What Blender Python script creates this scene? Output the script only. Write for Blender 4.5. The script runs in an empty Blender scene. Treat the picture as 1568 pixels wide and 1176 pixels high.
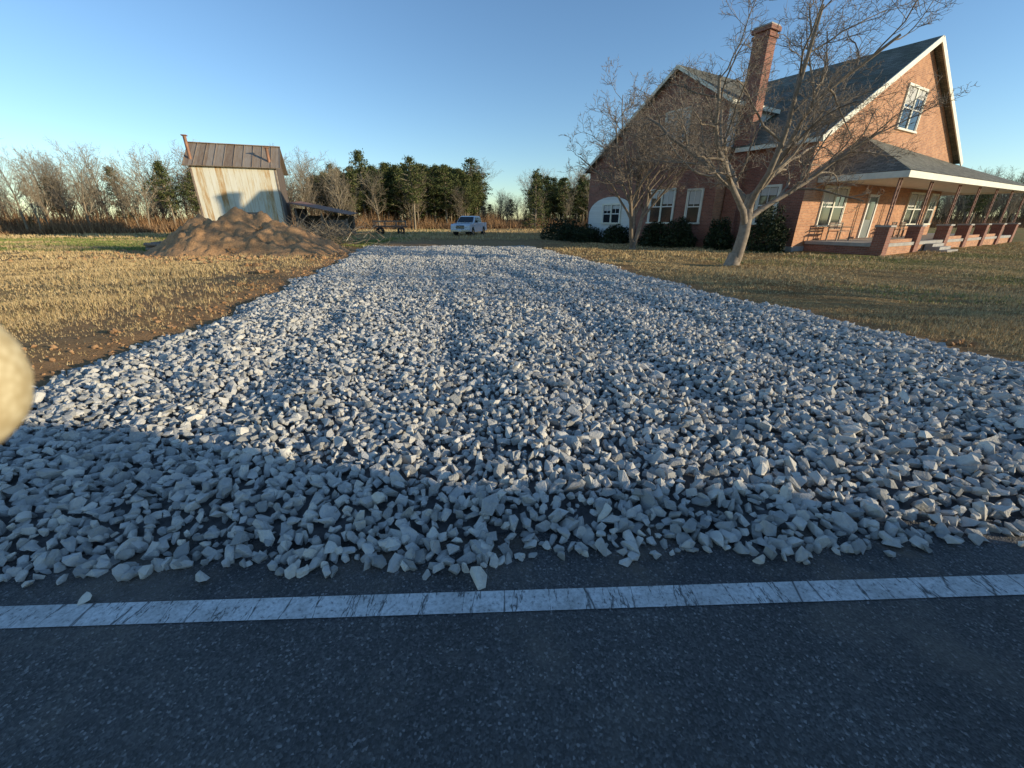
import bpy, bmesh, math, random
import numpy as np
from mathutils import Vector, Matrix, noise
rng=np.random.default_rng(7); random.seed(7)
scene=bpy.context.scene
scene.view_settings.view_transform='Standard'; scene.view_settings.look='None'
scene.view_settings.exposure=0
COL=scene.collection

# ------------------------------------------------------------ materials
def nmat(name):
    m=bpy.data.materials.new(name); m.use_nodes=True
    nt=m.node_tree; b=nt.nodes['Principled BSDF']; return m,nt,b
def N(nt,t,**kw):
    n=nt.nodes.new(t)
    for k,v in kw.items():
        if k in n.inputs: n.inputs[k].default_value=v
        else: setattr(n,k,v)
    return n
def ramp(nt,stops,fac):
    r=nt.nodes.new('ShaderNodeValToRGB'); e=r.color_ramp.elements
    while len(e)<len(stops): e.new(.5)
    for i,(p,c) in enumerate(stops):
        e[i].position=p; e[i].color=(*c,1)
    nt.links.new(fac,r.inputs[0]); return r.outputs[0]
def mixc(nt,fac,a,b,bt='MIX'):
    m=nt.nodes.new('ShaderNodeMix'); m.data_type='RGBA'; m.blend_type=bt
    for s,v in ((m.inputs[0],fac),(m.inputs[6],a),(m.inputs[7],b)):
        if isinstance(v,(int,float)): s.default_value=v
        elif isinstance(v,tuple): s.default_value=(*v,1)
        else: nt.links.new(v,s)
    return m.outputs[2]
def bump(nt,b,h,strength=.5,dist=.02):
    n=nt.nodes.new('ShaderNodeBump'); n.inputs['Strength'].default_value=strength; n.inputs['Distance'].default_value=dist
    nt.links.new(h,n.inputs['Height']); nt.links.new(n.outputs[0],b.inputs['Normal'])
def noise_n(nt,scale,detail=4,rough=.6,coord='Object',vec=None):
    n=N(nt,'ShaderNodeTexNoise'); n.inputs['Scale'].default_value=scale; n.inputs['Detail'].default_value=detail; n.inputs['Roughness'].default_value=rough
    if vec is None:
        tc=nt.nodes.new('ShaderNodeTexCoord'); vec=tc.outputs[coord]
    nt.links.new(vec,n.inputs['Vector']); return n.outputs[0]
def simple(name,c,rough=.7,metal=0,var=.25,scale=3,bmp=0):
    m,nt,b=nmat(name)
    f=noise_n(nt,scale)
    lo=tuple(x*(1-var) for x in c); hi=tuple(min(1,x*(1+var)) for x in c)
    nt.links.new(ramp(nt,[(.3,lo),(.7,hi)],f),b.inputs['Base Color'])
    b.inputs['Roughness'].default_value=rough; b.inputs['Metallic'].default_value=metal
    if bmp: bump(nt,b,noise_n(nt,scale*6),bmp,.01)
    return m
def island(name,stops,rough=.8,nscale=None,nvar=.3,bmp=0,bs=60,bd=.01,transl=0):
    m,nt,b=nmat(name)
    g=nt.nodes.new('ShaderNodeNewGeometry')
    c=ramp(nt,stops,g.outputs['Random Per Island'])
    if nscale:
        f=noise_n(nt,nscale)
        c=mixc(nt,1.0,c,ramp(nt,[(.3,(1-nvar,)*3),(.7,(1,1,1))],f),'MULTIPLY')
    nt.links.new(c,b.inputs['Base Color']); b.inputs['Roughness'].default_value=rough
    b.inputs['Specular IOR Level'].default_value=.25
    if bmp: bump(nt,b,noise_n(nt,bs),bmp,bd)
    return m

M_rock=island('crushed_stone',[(0,(.34,.335,.315)),(.3,(.50,.485,.45)),(.7,(.64,.61,.56)),(1,(.78,.73,.63))],.85,nscale=14,nvar=.25,bmp=.8,bs=80,bd=.012)
M_bed=simple('stone_dust_gap_shade',(.13,.125,.12),.95,var=.5,scale=14,bmp=.8)  # bed colour darkened to paint the shade in gaps between stones
M_grass=island('dry_grass',[(0,(.40,.27,.12)),(.4,(.60,.42,.20)),(.8,(.74,.56,.31)),(.95,(.60,.47,.22)),(1,(.20,.22,.07))],.8)
M_weed=island('green_grass',[(0,(.12,.18,.04)),(1,(.32,.32,.10))],.8)
M_bark=island('bark',[(0,(.24,.19,.14)),(1,(.42,.34,.26))],.9,nscale=8,nvar=.45)
M_barkfar=island('bark_far',[(0,(.17,.13,.085)),(.6,(.29,.23,.155)),(1,(.43,.36,.26))],.9)
M_brush=island('underbrush',[(0,(.12,.07,.035)),(.5,(.32,.18,.09)),(1,(.46,.29,.15))],.9)
M_needle=island('pine_needles',[(0,(.035,.048,.014)),(.6,(.08,.10,.03)),(1,(.18,.17,.06))],.8)
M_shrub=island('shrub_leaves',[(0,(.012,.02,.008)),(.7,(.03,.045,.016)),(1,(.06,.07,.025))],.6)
M_white=simple('white_paint',(.76,.74,.68),.6,var=.08)
M_cream=simple('cream_trim',(.76,.72,.58),.6,var=.1)
M_iron=simple('rusty_iron',(.22,.10,.065),.7,var=.3)
M_dark=simple('dark_void',(.02,.02,.02),.9)
M_wood=simple('weathered_wood',(.26,.19,.14),.85,var=.4,scale=5)
M_rust=simple('rusty_tin',(.28,.14,.08),.65,metal=.2,var=.5,scale=2)
M_concrete=simple('concrete',(.40,.37,.33),.9,var=.2)
M_door=simple('door_paint',(.10,.12,.11),.5)

def mat_dirt(name,c):
    m,nt,b=nmat(name)
    f=noise_n(nt,1.6,8,.7); f2=noise_n(nt,14,6,.7)
    c1=ramp(nt,[(.3,tuple(x*.6 for x in c)),(.55,c),(.75,tuple(min(1,x*1.25) for x in c))],f)
    c1=mixc(nt,.6,c1,ramp(nt,[(.3,(.55,.5,.45)),(.65,(1,1,1))],f2),'MULTIPLY')
    nt.links.new(c1,b.inputs['Base Color']); b.inputs['Roughness'].default_value=.95
    bump(nt,b,f2,.9,.05); return m
M_dirt=mat_dirt('dirt',(.55,.31,.145))

# ground
m,nt,b=nmat('ground_mat'); M_ground=m
at=N(nt,'ShaderNodeAttribute'); at.attribute_name='gcol'
sep=nt.nodes.new('ShaderNodeSeparateColor'); nt.links.new(at.outputs['Color'],sep.inputs[0])
f1=noise_n(nt,.35,6); f2=noise_n(nt,9,8,.75); f3=noise_n(nt,45,4,.7)
straw=ramp(nt,[(.25,(.28,.175,.08)),(.5,(.54,.36,.17)),(.75,(.70,.50,.26))],f2)
straw=mixc(nt,.8,straw,ramp(nt,[(.35,(.66,.57,.47)),(.65,(1,1,1))],f1),'MULTIPLY')
green=ramp(nt,[(.3,(.10,.15,.03)),(.7,(.25,.31,.08))],f2)
def mth(op,a,b_):
    n=nt.nodes.new('ShaderNodeMath'); n.operation=op; n.use_clamp=True
    for s,v in ((n.inputs[0],a),(n.inputs[1],b_)):
        if isinstance(v,(int,float)): s.default_value=v
        else: nt.links.new(v,s)
    return n.outputs[0]
gf=mth('MULTIPLY',sep.outputs[1],ramp(nt,[(.42,(0,0,0)),(.56,(1,1,1))],f1))
c=mixc(nt,gf,straw,green)
dirtc=ramp(nt,[(.3,(.32,.18,.09)),(.5,(.58,.34,.165)),(.75,(.70,.44,.23))],f2)
df=mth('MULTIPLY',sep.outputs[0],ramp(nt,[(.3,(.45,.45,.45)),(.5,(1,1,1))],f2))
c=mixc(nt,df,c,dirtc)
nt.links.new(c,b.inputs['Base Color']); b.inputs['Roughness'].default_value=1; b.inputs['Specular IOR Level'].default_value=.1
ad=nt.nodes.new('ShaderNodeMath'); nt.links.new(f2,ad.inputs[0]); nt.links.new(f3,ad.inputs[1])
bump(nt,b,ad.outputs[0],1.0,.12)

# asphalt
m,nt,b=nmat('asphalt'); M_asph=m
vo=N(nt,'ShaderNodeTexVoronoi'); vo.inputs['Scale'].default_value=120
tc=nt.nodes.new('ShaderNodeTexCoord'); nt.links.new(tc.outputs['Object'],vo.inputs['Vector'])
cc=nt.nodes.new('ShaderNodeSeparateColor'); nt.links.new(vo.outputs['Color'],cc.inputs[0])
sp=ramp(nt,[(0,(.05,.05,.05)),(.6,(.092,.091,.089)),(.93,(.14,.138,.135)),(1,(.30,.29,.28))],cc.outputs[0])
big=noise_n(nt,.9,6,.65)
sp=mixc(nt,1.0,sp,ramp(nt,[(.35,(.66,.66,.67)),(.65,(1.0,1.0,1.0))],big),'MULTIPLY')
dust=noise_n(nt,1.3,7,.7)
sp=mixc(nt,ramp(nt,[(.5,(0,0,0)),(.72,(.55,.55,.55))],dust),sp,(.20,.17,.135))
sx=nt.nodes.new('ShaderNodeSeparateXYZ'); nt.links.new(tc.outputs['Object'],sx.inputs[0])
mr=N(nt,'ShaderNodeMapRange'); mr.inputs['From Min'].default_value=1.3; mr.inputs['From Max'].default_value=1.65; nt.links.new(sx.outputs[1],mr.inputs['Value'])
tk=mth('MULTIPLY',mr.outputs[0],ramp(nt,[(.48,(0,0,0)),(.64,(.7,.7,.7))],noise_n(nt,2.3,6,.65)))
sp=mixc(nt,tk,sp,(.22,.17,.12))
nt.links.new(sp,b.inputs['Base Color']); b.inputs['Roughness'].default_value=.85
bump(nt,b,vo.outputs['Distance'],.8,.007)

def paint_line(name,col):
    m,nt,b=nmat(name)
    tc=nt.nodes.new('ShaderNodeTexCoord')
    mp=nt.nodes.new('ShaderNodeMapping'); mp.inputs['Scale'].default_value=(7,1.2,1); nt.links.new(tc.outputs['Object'],mp.inputs[0])
    nz=noise_n(nt,4,3,.6,vec=mp.outputs[0])
    va=nt.nodes.new('ShaderNodeVectorMath'); va.operation='ADD'
    nt.links.new(mp.outputs[0],va.inputs[0]); nt.links.new(nz,va.inputs[1])
    vo=N(nt,'ShaderNodeTexVoronoi'); vo.feature='DISTANCE_TO_EDGE'; vo.inputs['Scale'].default_value=1.1; nt.links.new(va.outputs[0],vo.inputs['Vector'])
    worn=noise_n(nt,60,5,.75); worn2=noise_n(nt,5,5,.7)
    c=ramp(nt,[(.33,(.16,.16,.16)),(.43,tuple(x*.75 for x in col)),(.6,col)],worn)
    c=mixc(nt,1.0,c,ramp(nt,[(.3,(.62,.61,.59)),(.6,(1,1,1))],worn2),'MULTIPLY')
    c=mixc(nt,ramp(nt,[(.0,(1,1,1)),(.035,(0,0,0))],vo.outputs['Distance']),c,(.05,.05,.05))
    nt.links.new(c,b.inputs['Base Color']); b.inputs['Roughness'].default_value=.7
    bump(nt,b,worn,.4,.004); return m
M_line=paint_line('white_line_paint',(.72,.72,.70)); M_yel=paint_line('yellow_line_paint',(.65,.42,.05))

def brick_mat(name,c1,c2,mo):
    m,nt,b=nmat(name)
    tc=nt.nodes.new('ShaderNodeTexCoord')
    br=N(nt,'ShaderNodeTexBrick'); nt.links.new(tc.outputs['UV'],br.inputs['Vector'])
    br.inputs['Scale'].default_value=1; br.inputs['Brick Width'].default_value=.215; br.inputs['Row Height'].default_value=.075
    br.inputs['Mortar Size'].default_value=.007
    br.inputs['Color1'].default_value=(*c1,1); br.inputs['Color2'].default_value=(*c2,1); br.inputs['Mortar'].default_value=(*mo,1)
    br.inputs['Bias'].default_value=-.1
    f=noise_n(nt,1.2,5)
    c=mixc(nt,1.0,br.outputs[0],ramp(nt,[(.3,(.76,.73,.72)),(.7,(1,1,1))],f),'MULTIPLY')
    nt.links.new(c,b.inputs['Base Color']); b.inputs['Roughness'].default_value=.9
    bump(nt,b,br.outputs['Fac'],-.4,.01); return m
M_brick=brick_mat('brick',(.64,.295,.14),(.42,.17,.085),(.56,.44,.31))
M_brick_shade=brick_mat('brick_shade_tone',(.36,.135,.085),(.22,.08,.055),(.34,.26,.20))  # darker copy of the brick, shade of the unlit walls put into its colour
def shingle():
    m,nt,b=nmat('shingles')
    tc=nt.nodes.new('ShaderNodeTexCoord')
    br=N(nt,'ShaderNodeTexBrick'); nt.links.new(tc.outputs['UV'],br.inputs['Vector'])
    br.inputs['Scale'].default_value=1; br.inputs['Brick Width'].default_value=.3; br.inputs['Row Height'].default_value=.14
    br.inputs['Mortar Size'].default_value=.012
    br.inputs['Color1'].default_value=(.14,.13,.10,1); br.inputs['Color2'].default_value=(.28,.255,.20,1); br.inputs['Mortar'].default_value=(.06,.06,.05,1)
    f=noise_n(nt,.8,6)
    c=mixc(nt,1.0,br.outputs[0],ramp(nt,[(.3,(.62,.66,.56)),(.7,(1,1,1))],f),'MULTIPLY')
    nt.links.new(c,b.inputs['Base Color']); b.inputs['Roughness'].default_value=.9; return m
M_shin=shingle()
def boards(name,cols,w=.2,vertical=True,streak=True,metal=0,rough=.8):
    m,nt,b=nmat(name)
    tc=nt.nodes.new('ShaderNodeTexCoord'); s=nt.nodes.new('ShaderNodeSeparateXYZ'); nt.links.new(tc.outputs['UV'],s.inputs[0])
    a=s.outputs[0 if vertical else 1]
    d=nt.nodes.new('ShaderNodeMath'); d.operation='DIVIDE'; nt.links.new(a,d.inputs[0]); d.inputs[1].default_value=w
    fr=nt.nodes.new('ShaderNodeMath'); fr.operation='FRACT'; nt.links.new(d.outputs[0],fr.inputs[0])
    fl=nt.nodes.new('ShaderNodeMath'); fl.operation='FLOOR'; nt.links.new(d.outputs[0],fl.inputs[0])
    wn=nt.nodes.new('ShaderNodeTexWhiteNoise'); wn.noise_dimensions='1D'; nt.links.new(fl.outputs[0],wn.inputs['W'])
    mp=nt.nodes.new('ShaderNodeMapping'); mp.inputs['Scale'].default_value=(4,.5,1) if vertical else (.7,6,1); nt.links.new(tc.outputs['UV'],mp.inputs[0])
    nz=noise_n(nt,1.5,7,.7,vec=mp.outputs[0])
    av=nt.nodes.new('ShaderNodeMath'); av.operation='MULTIPLY_ADD'; nt.links.new(wn.outputs[0],av.inputs[0]); av.inputs[1].default_value=.26
    ns=nt.nodes.new('ShaderNodeMath'); ns.operation='MULTIPLY'; nt.links.new(nz,ns.inputs[0]); ns.inputs[1].default_value=.85
    nt.links.new(ns.outputs[0],av.inputs[2])
    c=ramp(nt,cols,av.outputs[0])
    c=mixc(nt,ramp(nt,[(0,(1,1,1)),(.05,(0,0,0))],fr.outputs[0]),c,tuple(x*.6 for x in cols[0][1]))
    nt.links.new(c,b.inputs['Base Color']); b.inputs['Roughness'].default_value=rough; b.inputs['Metallic'].default_value=metal
    bump(nt,b,fr.outputs[0],.3,.02); return m
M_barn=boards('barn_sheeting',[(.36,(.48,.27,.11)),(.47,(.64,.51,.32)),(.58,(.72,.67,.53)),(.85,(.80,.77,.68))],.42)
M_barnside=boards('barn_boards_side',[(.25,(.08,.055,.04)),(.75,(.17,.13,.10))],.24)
M_tin=boards('tin_roof',[(.2,(.16,.09,.055)),(.5,(.30,.22,.15)),(.9,(.42,.37,.31))],.6,rough=.7,metal=.1)
M_siding=boards('white_siding',[(.2,(.62,.61,.56)),(.8,(.76,.75,.70))],.16,vertical=False)
m,nt,b=nmat('window_glass'); M_glass=m; b.inputs['Base Color'].default_value=(.02,.025,.03,1); b.inputs['Roughness'].default_value=.06; b.inputs['Specular IOR Level'].default_value=.8
M_blind=simple('window_blind',(.55,.53,.48),.8,var=.05)
m,nt,b=nmat('car_paint'); M_paint=m; b.inputs['Base Color'].default_value=(.62,.66,.71,1); b.inputs['Roughness'].default_value=.3; b.inputs['Coat Weight'].default_value=.6
M_tyre=simple('tyre',(.025,.025,.025),.8); M_chrome=simple('chrome',(.5,.5,.5),.25,metal=.9,var=.05)
m,nt,b=nmat('headlamp_glass'); M_lamp=m; b.inputs['Base Color'].default_value=(.75,.78,.8,1); b.inputs['Roughness'].default_value=.1

# ------------------------------------------------------------ mesh helpers
def tri_mesh(name,V,T,mat,smooth=False,attr=None):
    V=np.ascontiguousarray(V,dtype=np.float32); T=np.ascontiguousarray(T,dtype=np.int32)
    k=T.shape[1]
    me=bpy.data.meshes.new(name); me.vertices.add(len(V)); me.vertices.foreach_set('co',V.ravel())
    me.loops.add(T.size); me.loops.foreach_set('vertex_index',T.ravel())
    me.polygons.add(len(T)); me.polygons.foreach_set('loop_start',np.arange(0,T.size,k,dtype=np.int32))
    try: me.polygons.foreach_set('loop_total',np.full(len(T),k,dtype=np.int32))
    except Exception: pass
    me.update(calc_edges=True)
    me.polygons.foreach_set('use_smooth',np.full(len(T),smooth,dtype=bool))
    if attr is not None:
        a=me.color_attributes.new('gcol','FLOAT_COLOR','POINT'); a.data.foreach_set('color',attr.astype(np.float32).ravel())
    me.materials.append(mat); return me
def tri_obj(name,V,T,mat,parent=None,smooth=False,attr=None):
    o=bpy.data.objects.new(name,tri_mesh(name,V,T,mat,smooth,attr)); COL.objects.link(o)
    if parent: o.parent=parent
    return o
def poly(name,verts,faces,mat,parent=None,smooth=False,uvoff=0):
    me=bpy.data.meshes.new(name); me.from_pydata([tuple(v) for v in verts],[],faces); me.update()
    uv=me.uv_layers.new(name='UVMap')
    for p in me.polygons:
        n=p.normal; p.use_smooth=smooth
        for li in p.loop_indices:
            c=me.vertices[me.loops[li].vertex_index].co
            if abs(n.z)>.92: q=(c.x,c.y)
            elif abs(n.x)>abs(n.y): q=(c.y,c.z/max(.3,math.sqrt(1-n.z*n.z)))
            else: q=(c.x,c.z/max(.3,math.sqrt(1-n.z*n.z)))
            uv.data[li].uv=q
    me.materials.append(mat)
    o=bpy.data.objects.new(name,me); COL.objects.link(o)
    if parent: o.parent=parent
    return o
def box(name,lo,hi,mat,parent=None,bev=0):
    x0,y0,z0=lo; x1,y1,z1=hi
    v=[(x0,y0,z0),(x1,y0,z0),(x1,y1,z0),(x0,y1,z0),(x0,y0,z1),(x1,y0,z1),(x1,y1,z1),(x0,y1,z1)]
    f=[(0,3,2,1),(4,5,6,7),(0,1,5,4),(1,2,6,5),(2,3,7,6),(3,0,4,7)]
    o=poly(name,v,f,mat,parent)
    if bev:
        md=o.modifiers.new('b','BEVEL'); md.width=bev; md.segments=2
    return o
def slab(name,pts,th,mat,parent=None):
    P=[Vector(p) for p in pts]; n=(P[1]-P[0]).cross(P[2]-P[0]).normalized()
    if n.z<0: P=P[::-1]; n=-n
    k=len(P); V=P+[p-n*th for p in P]
    F=[tuple(range(k)),tuple(range(2*k-1,k-1,-1))]+[(i,i+k,(i+1)%k+k,(i+1)%k) for i in range(k)]
    return poly(name,V,F,mat,parent)
def beam(name,a,b,w,h,mat,parent=None):
    a=Vector(a);b=Vector(b);d=(b-a).normalized(); up=Vector((0,0,1)) if abs(d.z)<.95 else Vector((0,1,0))
    s=d.cross(up).normalized()*w/2; u=s.cross(d).normalized()*h/2
    V=[a-s-u,a+s-u,a+s+u,a-s+u,b-s-u,b+s-u,b+s+u,b-s+u]
    F=[(0,3,2,1),(4,5,6,7),(0,1,5,4),(1,2,6,5),(2,3,7,6),(3,0,4,7)]
    return poly(name,V,F,mat,parent)
def empty(name,loc=(0,0,0),rz=0):
    e=bpy.data.objects.new(name,None); e.location=loc; e.rotation_euler=(0,0,rz); COL.objects.link(e); return e

class MB:
    def __init__(s): s.V=[];s.T=[];s.n=0
    def add(s,V,T):
        s.V.append(np.asarray(V,dtype=np.float32)); s.T.append(np.asarray(T,dtype=np.int32)+s.n); s.n+=len(V)
    def get(s): return np.concatenate(s.V),np.concatenate(s.T)
_ring={}
def tube(mb,pts,rads,sides):
    P=np.array(pts); k=len(P)
    D=np.gradient(P,axis=0); D/=np.linalg.norm(D,axis=1)[:,None]+1e-9
    ref=np.array([0.3,.2,1.]) if abs(D[0][2])<.8 else np.array([1.,.3,0])
    A=np.cross(D,ref); A/=np.linalg.norm(A,axis=1)[:,None]+1e-9; B=np.cross(D,A)
    th=np.arange(sides)*2*math.pi/sides
    R=np.array(rads)[:,None,None]
    V=(P[:,None,:]+R*(np.cos(th)[None,:,None]*A[:,None,:]+np.sin(th)[None,:,None]*B[:,None,:])).reshape(-1,3)
    key=(k,sides)
    if key not in _ring:
        T=[]
        for i in range(k-1):
            for j in range(sides):
                a=i*sides+j;b=i*sides+(j+1)%sides
                T+=[(a,b,a+sides),(b,b+sides,a+sides)]
        _ring[key]=np.array(T)
    mb.add(V,_ring[key])
def grow(mb,p,d,L,r,lvl,cfg,R):
    ns=cfg['seg'][lvl]; sides=cfg['sides'][lvl]
    pts=[np.array(p,float)]; rad=[r]; dirs=[np.array(d,float)]
    d=np.array(d,float)
    for i in range(ns):
        d=d+R.normal(0,cfg['wob'][lvl],3); d[2]+=cfg['up'][lvl]; d/=np.linalg.norm(d)
        pts.append(pts[-1]+d*L/ns); rad.append(r*(1-cfg['tap'][lvl]*(i+1)/ns)); dirs.append(d)
    tube(mb,pts,rad,sides)
    if lvl+1>=len(cfg['seg']): return
    nc=cfg['ch'][lvl]
    nc=max(1,int(round(nc*R.uniform(.75,1.25))))
    az0=R.uniform(0,6.28)
    for c in range(nc):
        t=cfg['t0'][lvl]+(1-cfg['t0'][lvl])*((c+R.uniform(.2,.9))/nc)
        t=min(t,.999); x=t*ns; i=int(x); f=x-i
        q=pts[i]*(1-f)+pts[i+1]*f; dd=dirs[i+1]; rr=rad[i]*(1-f)+rad[i+1]*f
        az=az0+c*2.4+R.uniform(-.5,.5); an=math.radians(R.uniform(*cfg['ang'][lvl]))
        ref=np.array([0,0,1.]) if abs(dd[2])<.9 else np.array([1.,0,0])
        a=np.cross(dd,ref); a/=np.linalg.norm(a); b=np.cross(dd,a)
        nd=dd*math.cos(an)+(a*math.cos(az)+b*math.sin(az))*math.sin(an)
        if nd[2]<-.25: nd[2]*=-.3
        nd/=np.linalg.norm(nd)
        grow(mb,q,nd,L*cfg['lr'][lvl]*R.uniform(.75,1.2)*(1-.3*t*(lvl>0)),max(rr*cfg['rr'][lvl],cfg['rmin']),lvl+1,cfg,R)

# ------------------------------------------------------------ terrain functions
GL=np.array([(-9.2,1.15),(-6.3,2.6),(-5.1,3.5),(-4.98,3.8),(-4.92,4.54),(-4.8,5.6),(-5.13,7.65),(-5.79,10.95),(-6.8,16.7),(-8.1,22.6),(-8.8,25.4)])
GR=np.array([(9.0,2.15),(7.0,3.2),(5.97,4.45),(5.91,5.29),(5.41,6.37),(4.56,9.0),(4.03,11.8),(2.16,21.3),(1.2,25.4)])
def edgeY(x): return 1.54+.05*x+.035*np.sin(3*x)+.03*np.sin(7.3*x)
def gdist(x,y):
    xl=np.interp(y,GL[:,1],GL[:,0])+.14*np.sin(2.1*y)+.08*np.sin(5.3*y+1); xr=np.interp(y,GR[:,1],GR[:,0])+.14*np.sin(1.7*y+2)+.08*np.sin(6.1*y)
    return np.minimum(np.minimum(x-xl,xr-x),np.minimum(y-edgeY(x),25.6+.3*np.sin(x*1.3)-y))
def sst(a,b,x):
    t=np.clip((x-a)/(b-a),0,1); return t*t*(3-2*t)
def hgt(x,y):
    base=.03*np.sin(.9*x+1.3)*np.sin(.7*y)+.015*np.sin(2.3*x+.5*y)+.012*np.sin(3.1*y-1.7*x)+.008*np.sin(5.2*x+4.1*y)
    rampy=sst(2.0,5,y)*(1-sst(60,90,y))
    g=gdist(x,y)
    h=base*rampy*(1-.4*sst(0,.5,g))-.02+.02*sst(1.8,3,y)
    h=h+.04*sst(0.1,.6,-g)*sst(2.2,3.2,y)
    return h
def gravel_h(x,y):
    g=gdist(x,y); q=x+.22*y+.12*np.sin(y*.45)
    h=np.maximum(hgt(x,y),-.0)*1.0+.065*sst(0,.5,g)
    rut=lambda c,w:-.032*np.exp(-((q-c)/w)**2)+.014*np.exp(-((q-c-1.9*w)/w)**2)
    h=h+(rut(-1.6,.25)+rut(.4,.28)+rut(2.6,.25)+rut(4.3,.28)+.012*np.sin(q*3.1)*np.sin(y*.9)+.014*np.sin(q*6+1)*np.sin(y*2.2)+.010*np.sin(q*11+y*3)*np.sin(y*4.7-q*2))*sst(.2,1,g)
    return h

# ground sheet
xs=np.concatenate([[-700,-400,-250,-160,-110,-80,-60,-50,-42],np.arange(-36,-14,.5),np.arange(-14,14,.2),np.arange(14,36,.5),[36,42,50,60,80,110,160,250,400,700]])
ys=np.concatenate([[-500,-250,-120,-60,-30,-15,-8,-6,-3,0,1.2,1.5],np.arange(1.8,20,.2),np.arange(20,50,.6),[50,55,60,66,75,90,110,150,250,400,800]])
X,Y=np.meshgrid(xs,ys); Z=hgt(X,Y)
g=gdist(X,Y)
Z=Z-.06*sst(.25,.6,g)*(Y>1)
Z=np.where(Y<1.7+.05*X,-.03,Z); Z=np.where(Y<-5.8,0.0,Z)
V=np.stack([X,Y,Z],-1).reshape(-1,3)
nx,ny=len(xs),len(ys)
I=(np.arange(ny-1)[:,None]*nx+np.arange(nx-1)[None,:]).ravel()
Q=np.stack([I,I+1,I+nx+1,I+nx],1)
wid=np.where(X<0,2.0,.8)
dirt=np.clip(1.25-(-g)/wid*1.25,0,1)*(Y>1)
dirt=np.maximum(dirt,sst(1.2,0,np.abs((X+7.3)+.25*(Y-9))-.2)*.9*(Y>5)*(Y<17)*(X<0)*.9)
dirt=np.maximum(dirt,(np.exp(-(((X+3.5)/7)**2+((Y-28.5)/4.0)**2))*1.6))
dirt=np.maximum(dirt,np.exp(-(((X+13)/6)**2+((Y-20.5)/3.5)**2))*1.3)
dirt=np.clip(dirt,0,1)
green=np.clip(sst(21,26,Y)*1.0*(X<-8)+.06+(X>12)*sst(8,12,Y)*.5,0,1)
col=np.stack([dirt,green,dirt*0,dirt*0+1],-1).reshape(-1,4)
tri_obj('ground',V,Q,M_ground,smooth=True,attr=col)

# road & markings
def strip(name,y0,y1,z,mat,x0=-300,x1=300,s=.037):
    n=60; xx=np.linspace(x0,x1,n); V=[];F=[]
    for i,x in enumerate(xx): V+=[(x,y0+s*x,z),(x,y1+s*x,z)]
    for i in range(n-1): F.append((2*i,2*i+2,2*i+3,2*i+1))
    return poly(name,V,F,mat)
strip('road',-5.6,1.78,0.0,M_asph)
strip('edge_line_marking',1.268,1.378,.004,M_line)
strip('center_line_marking',-2.15,-2.05,.004,M_yel)
strip('center_line_marking',-1.95,-1.85,.004,M_yel)
strip('edge_line_marking',-5.3,-5.19,.004,M_line)

# gravel bed
gx=np.arange(-9.4,9.4,.12); gy=np.arange(1.3,26,.12)
X,Y=np.meshgrid(gx,gy); G=gdist(X,Y)
Z=gravel_h(X,Y)-.03; Z=np.where(G<.12,-.08,Z)
nx=len(gx); I=(np.arange(len(gy)-1)[:,None]*nx+np.arange(nx-1)[None,:]).ravel()
Q=np.stack([I,I+1,I+nx+1,I+nx],1)
tri_obj('gravel_bed',np.stack([X,Y,Z],-1).reshape(-1,3),Q,M_bed,smooth=True)

# rocks
def rock_variant(R,n):
    bm=bmesh.new()
    a=R.normal(size=(n,3)); a/=np.linalg.norm(a,axis=1)[:,None]
    a*=R.uniform(.82,1.1,(n,1)); a=np.clip(a,-.8,.8)
    for p in a: bm.verts.new(p)
    bmesh.ops.convex_hull(bm,input=bm.verts)
    bmesh.ops.delete(bm,geom=[v for v in bm.verts if not v.link_faces],context='VERTS')
    bmesh.ops.triangulate(bm,faces=bm.faces)
    bm.verts.index_update()
    V=np.array([v.co[:] for v in bm.verts]); T=np.array([[v.index for v in f.verts] for f in bm.faces])
    bm.free(); return V,T
variants=[rock_variant(rng,int(rng.integers(11,17))) for _ in range(32)]
def euler_mats(yaw,tx,ty):
    cz,sz=np.cos(yaw),np.sin(yaw); n=len(yaw)
    Rz=np.zeros((n,3,3)); Rz[:,0,0]=cz;Rz[:,0,1]=-sz;Rz[:,1,0]=sz;Rz[:,1,1]=cz;Rz[:,2,2]=1
    c,s=np.cos(tx),np.sin(tx); Rx=np.zeros((n,3,3)); Rx[:,0,0]=1;Rx[:,1,1]=c;Rx[:,1,2]=-s;Rx[:,2,1]=s;Rx[:,2,2]=c
    c,s=np.cos(ty),np.sin(ty); Ry=np.zeros((n,3,3)); Ry[:,1,1]=1;Ry[:,0,0]=c;Ry[:,0,2]=s;Ry[:,2,0]=-s;Ry[:,2,2]=c
    return Rz@Rx@Ry
def scatter(mb,vars_,P,S,M,R):
    pick=R.integers(0,len(vars_),len(P))
    for k,(V,T) in enumerate(vars_):
        idx=np.where(pick==k)[0]
        if not len(idx): continue
        A=M[idx]*S[idx][:,None,:]
        W=np.einsum('nij,vj->nvi',A,V)+P[idx][:,None,:]
        n=len(idx); TT=(T[None]+(np.arange(n)*len(V))[:,None,None]).reshape(-1,3)
        mb.add(W.reshape(-1,3),TT)
def jgrid(x0,x1,y0,y1,s,R):
    a,b=np.meshgrid(np.arange(x0,x1,s),np.arange(y0,y1,s)); a=a.ravel();b=b.ravel()
    return a+R.uniform(-.5,.5,len(a))*s*1.2,b+R.uniform(-.5,.5,len(b))*s*1.2
mb=MB()
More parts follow.
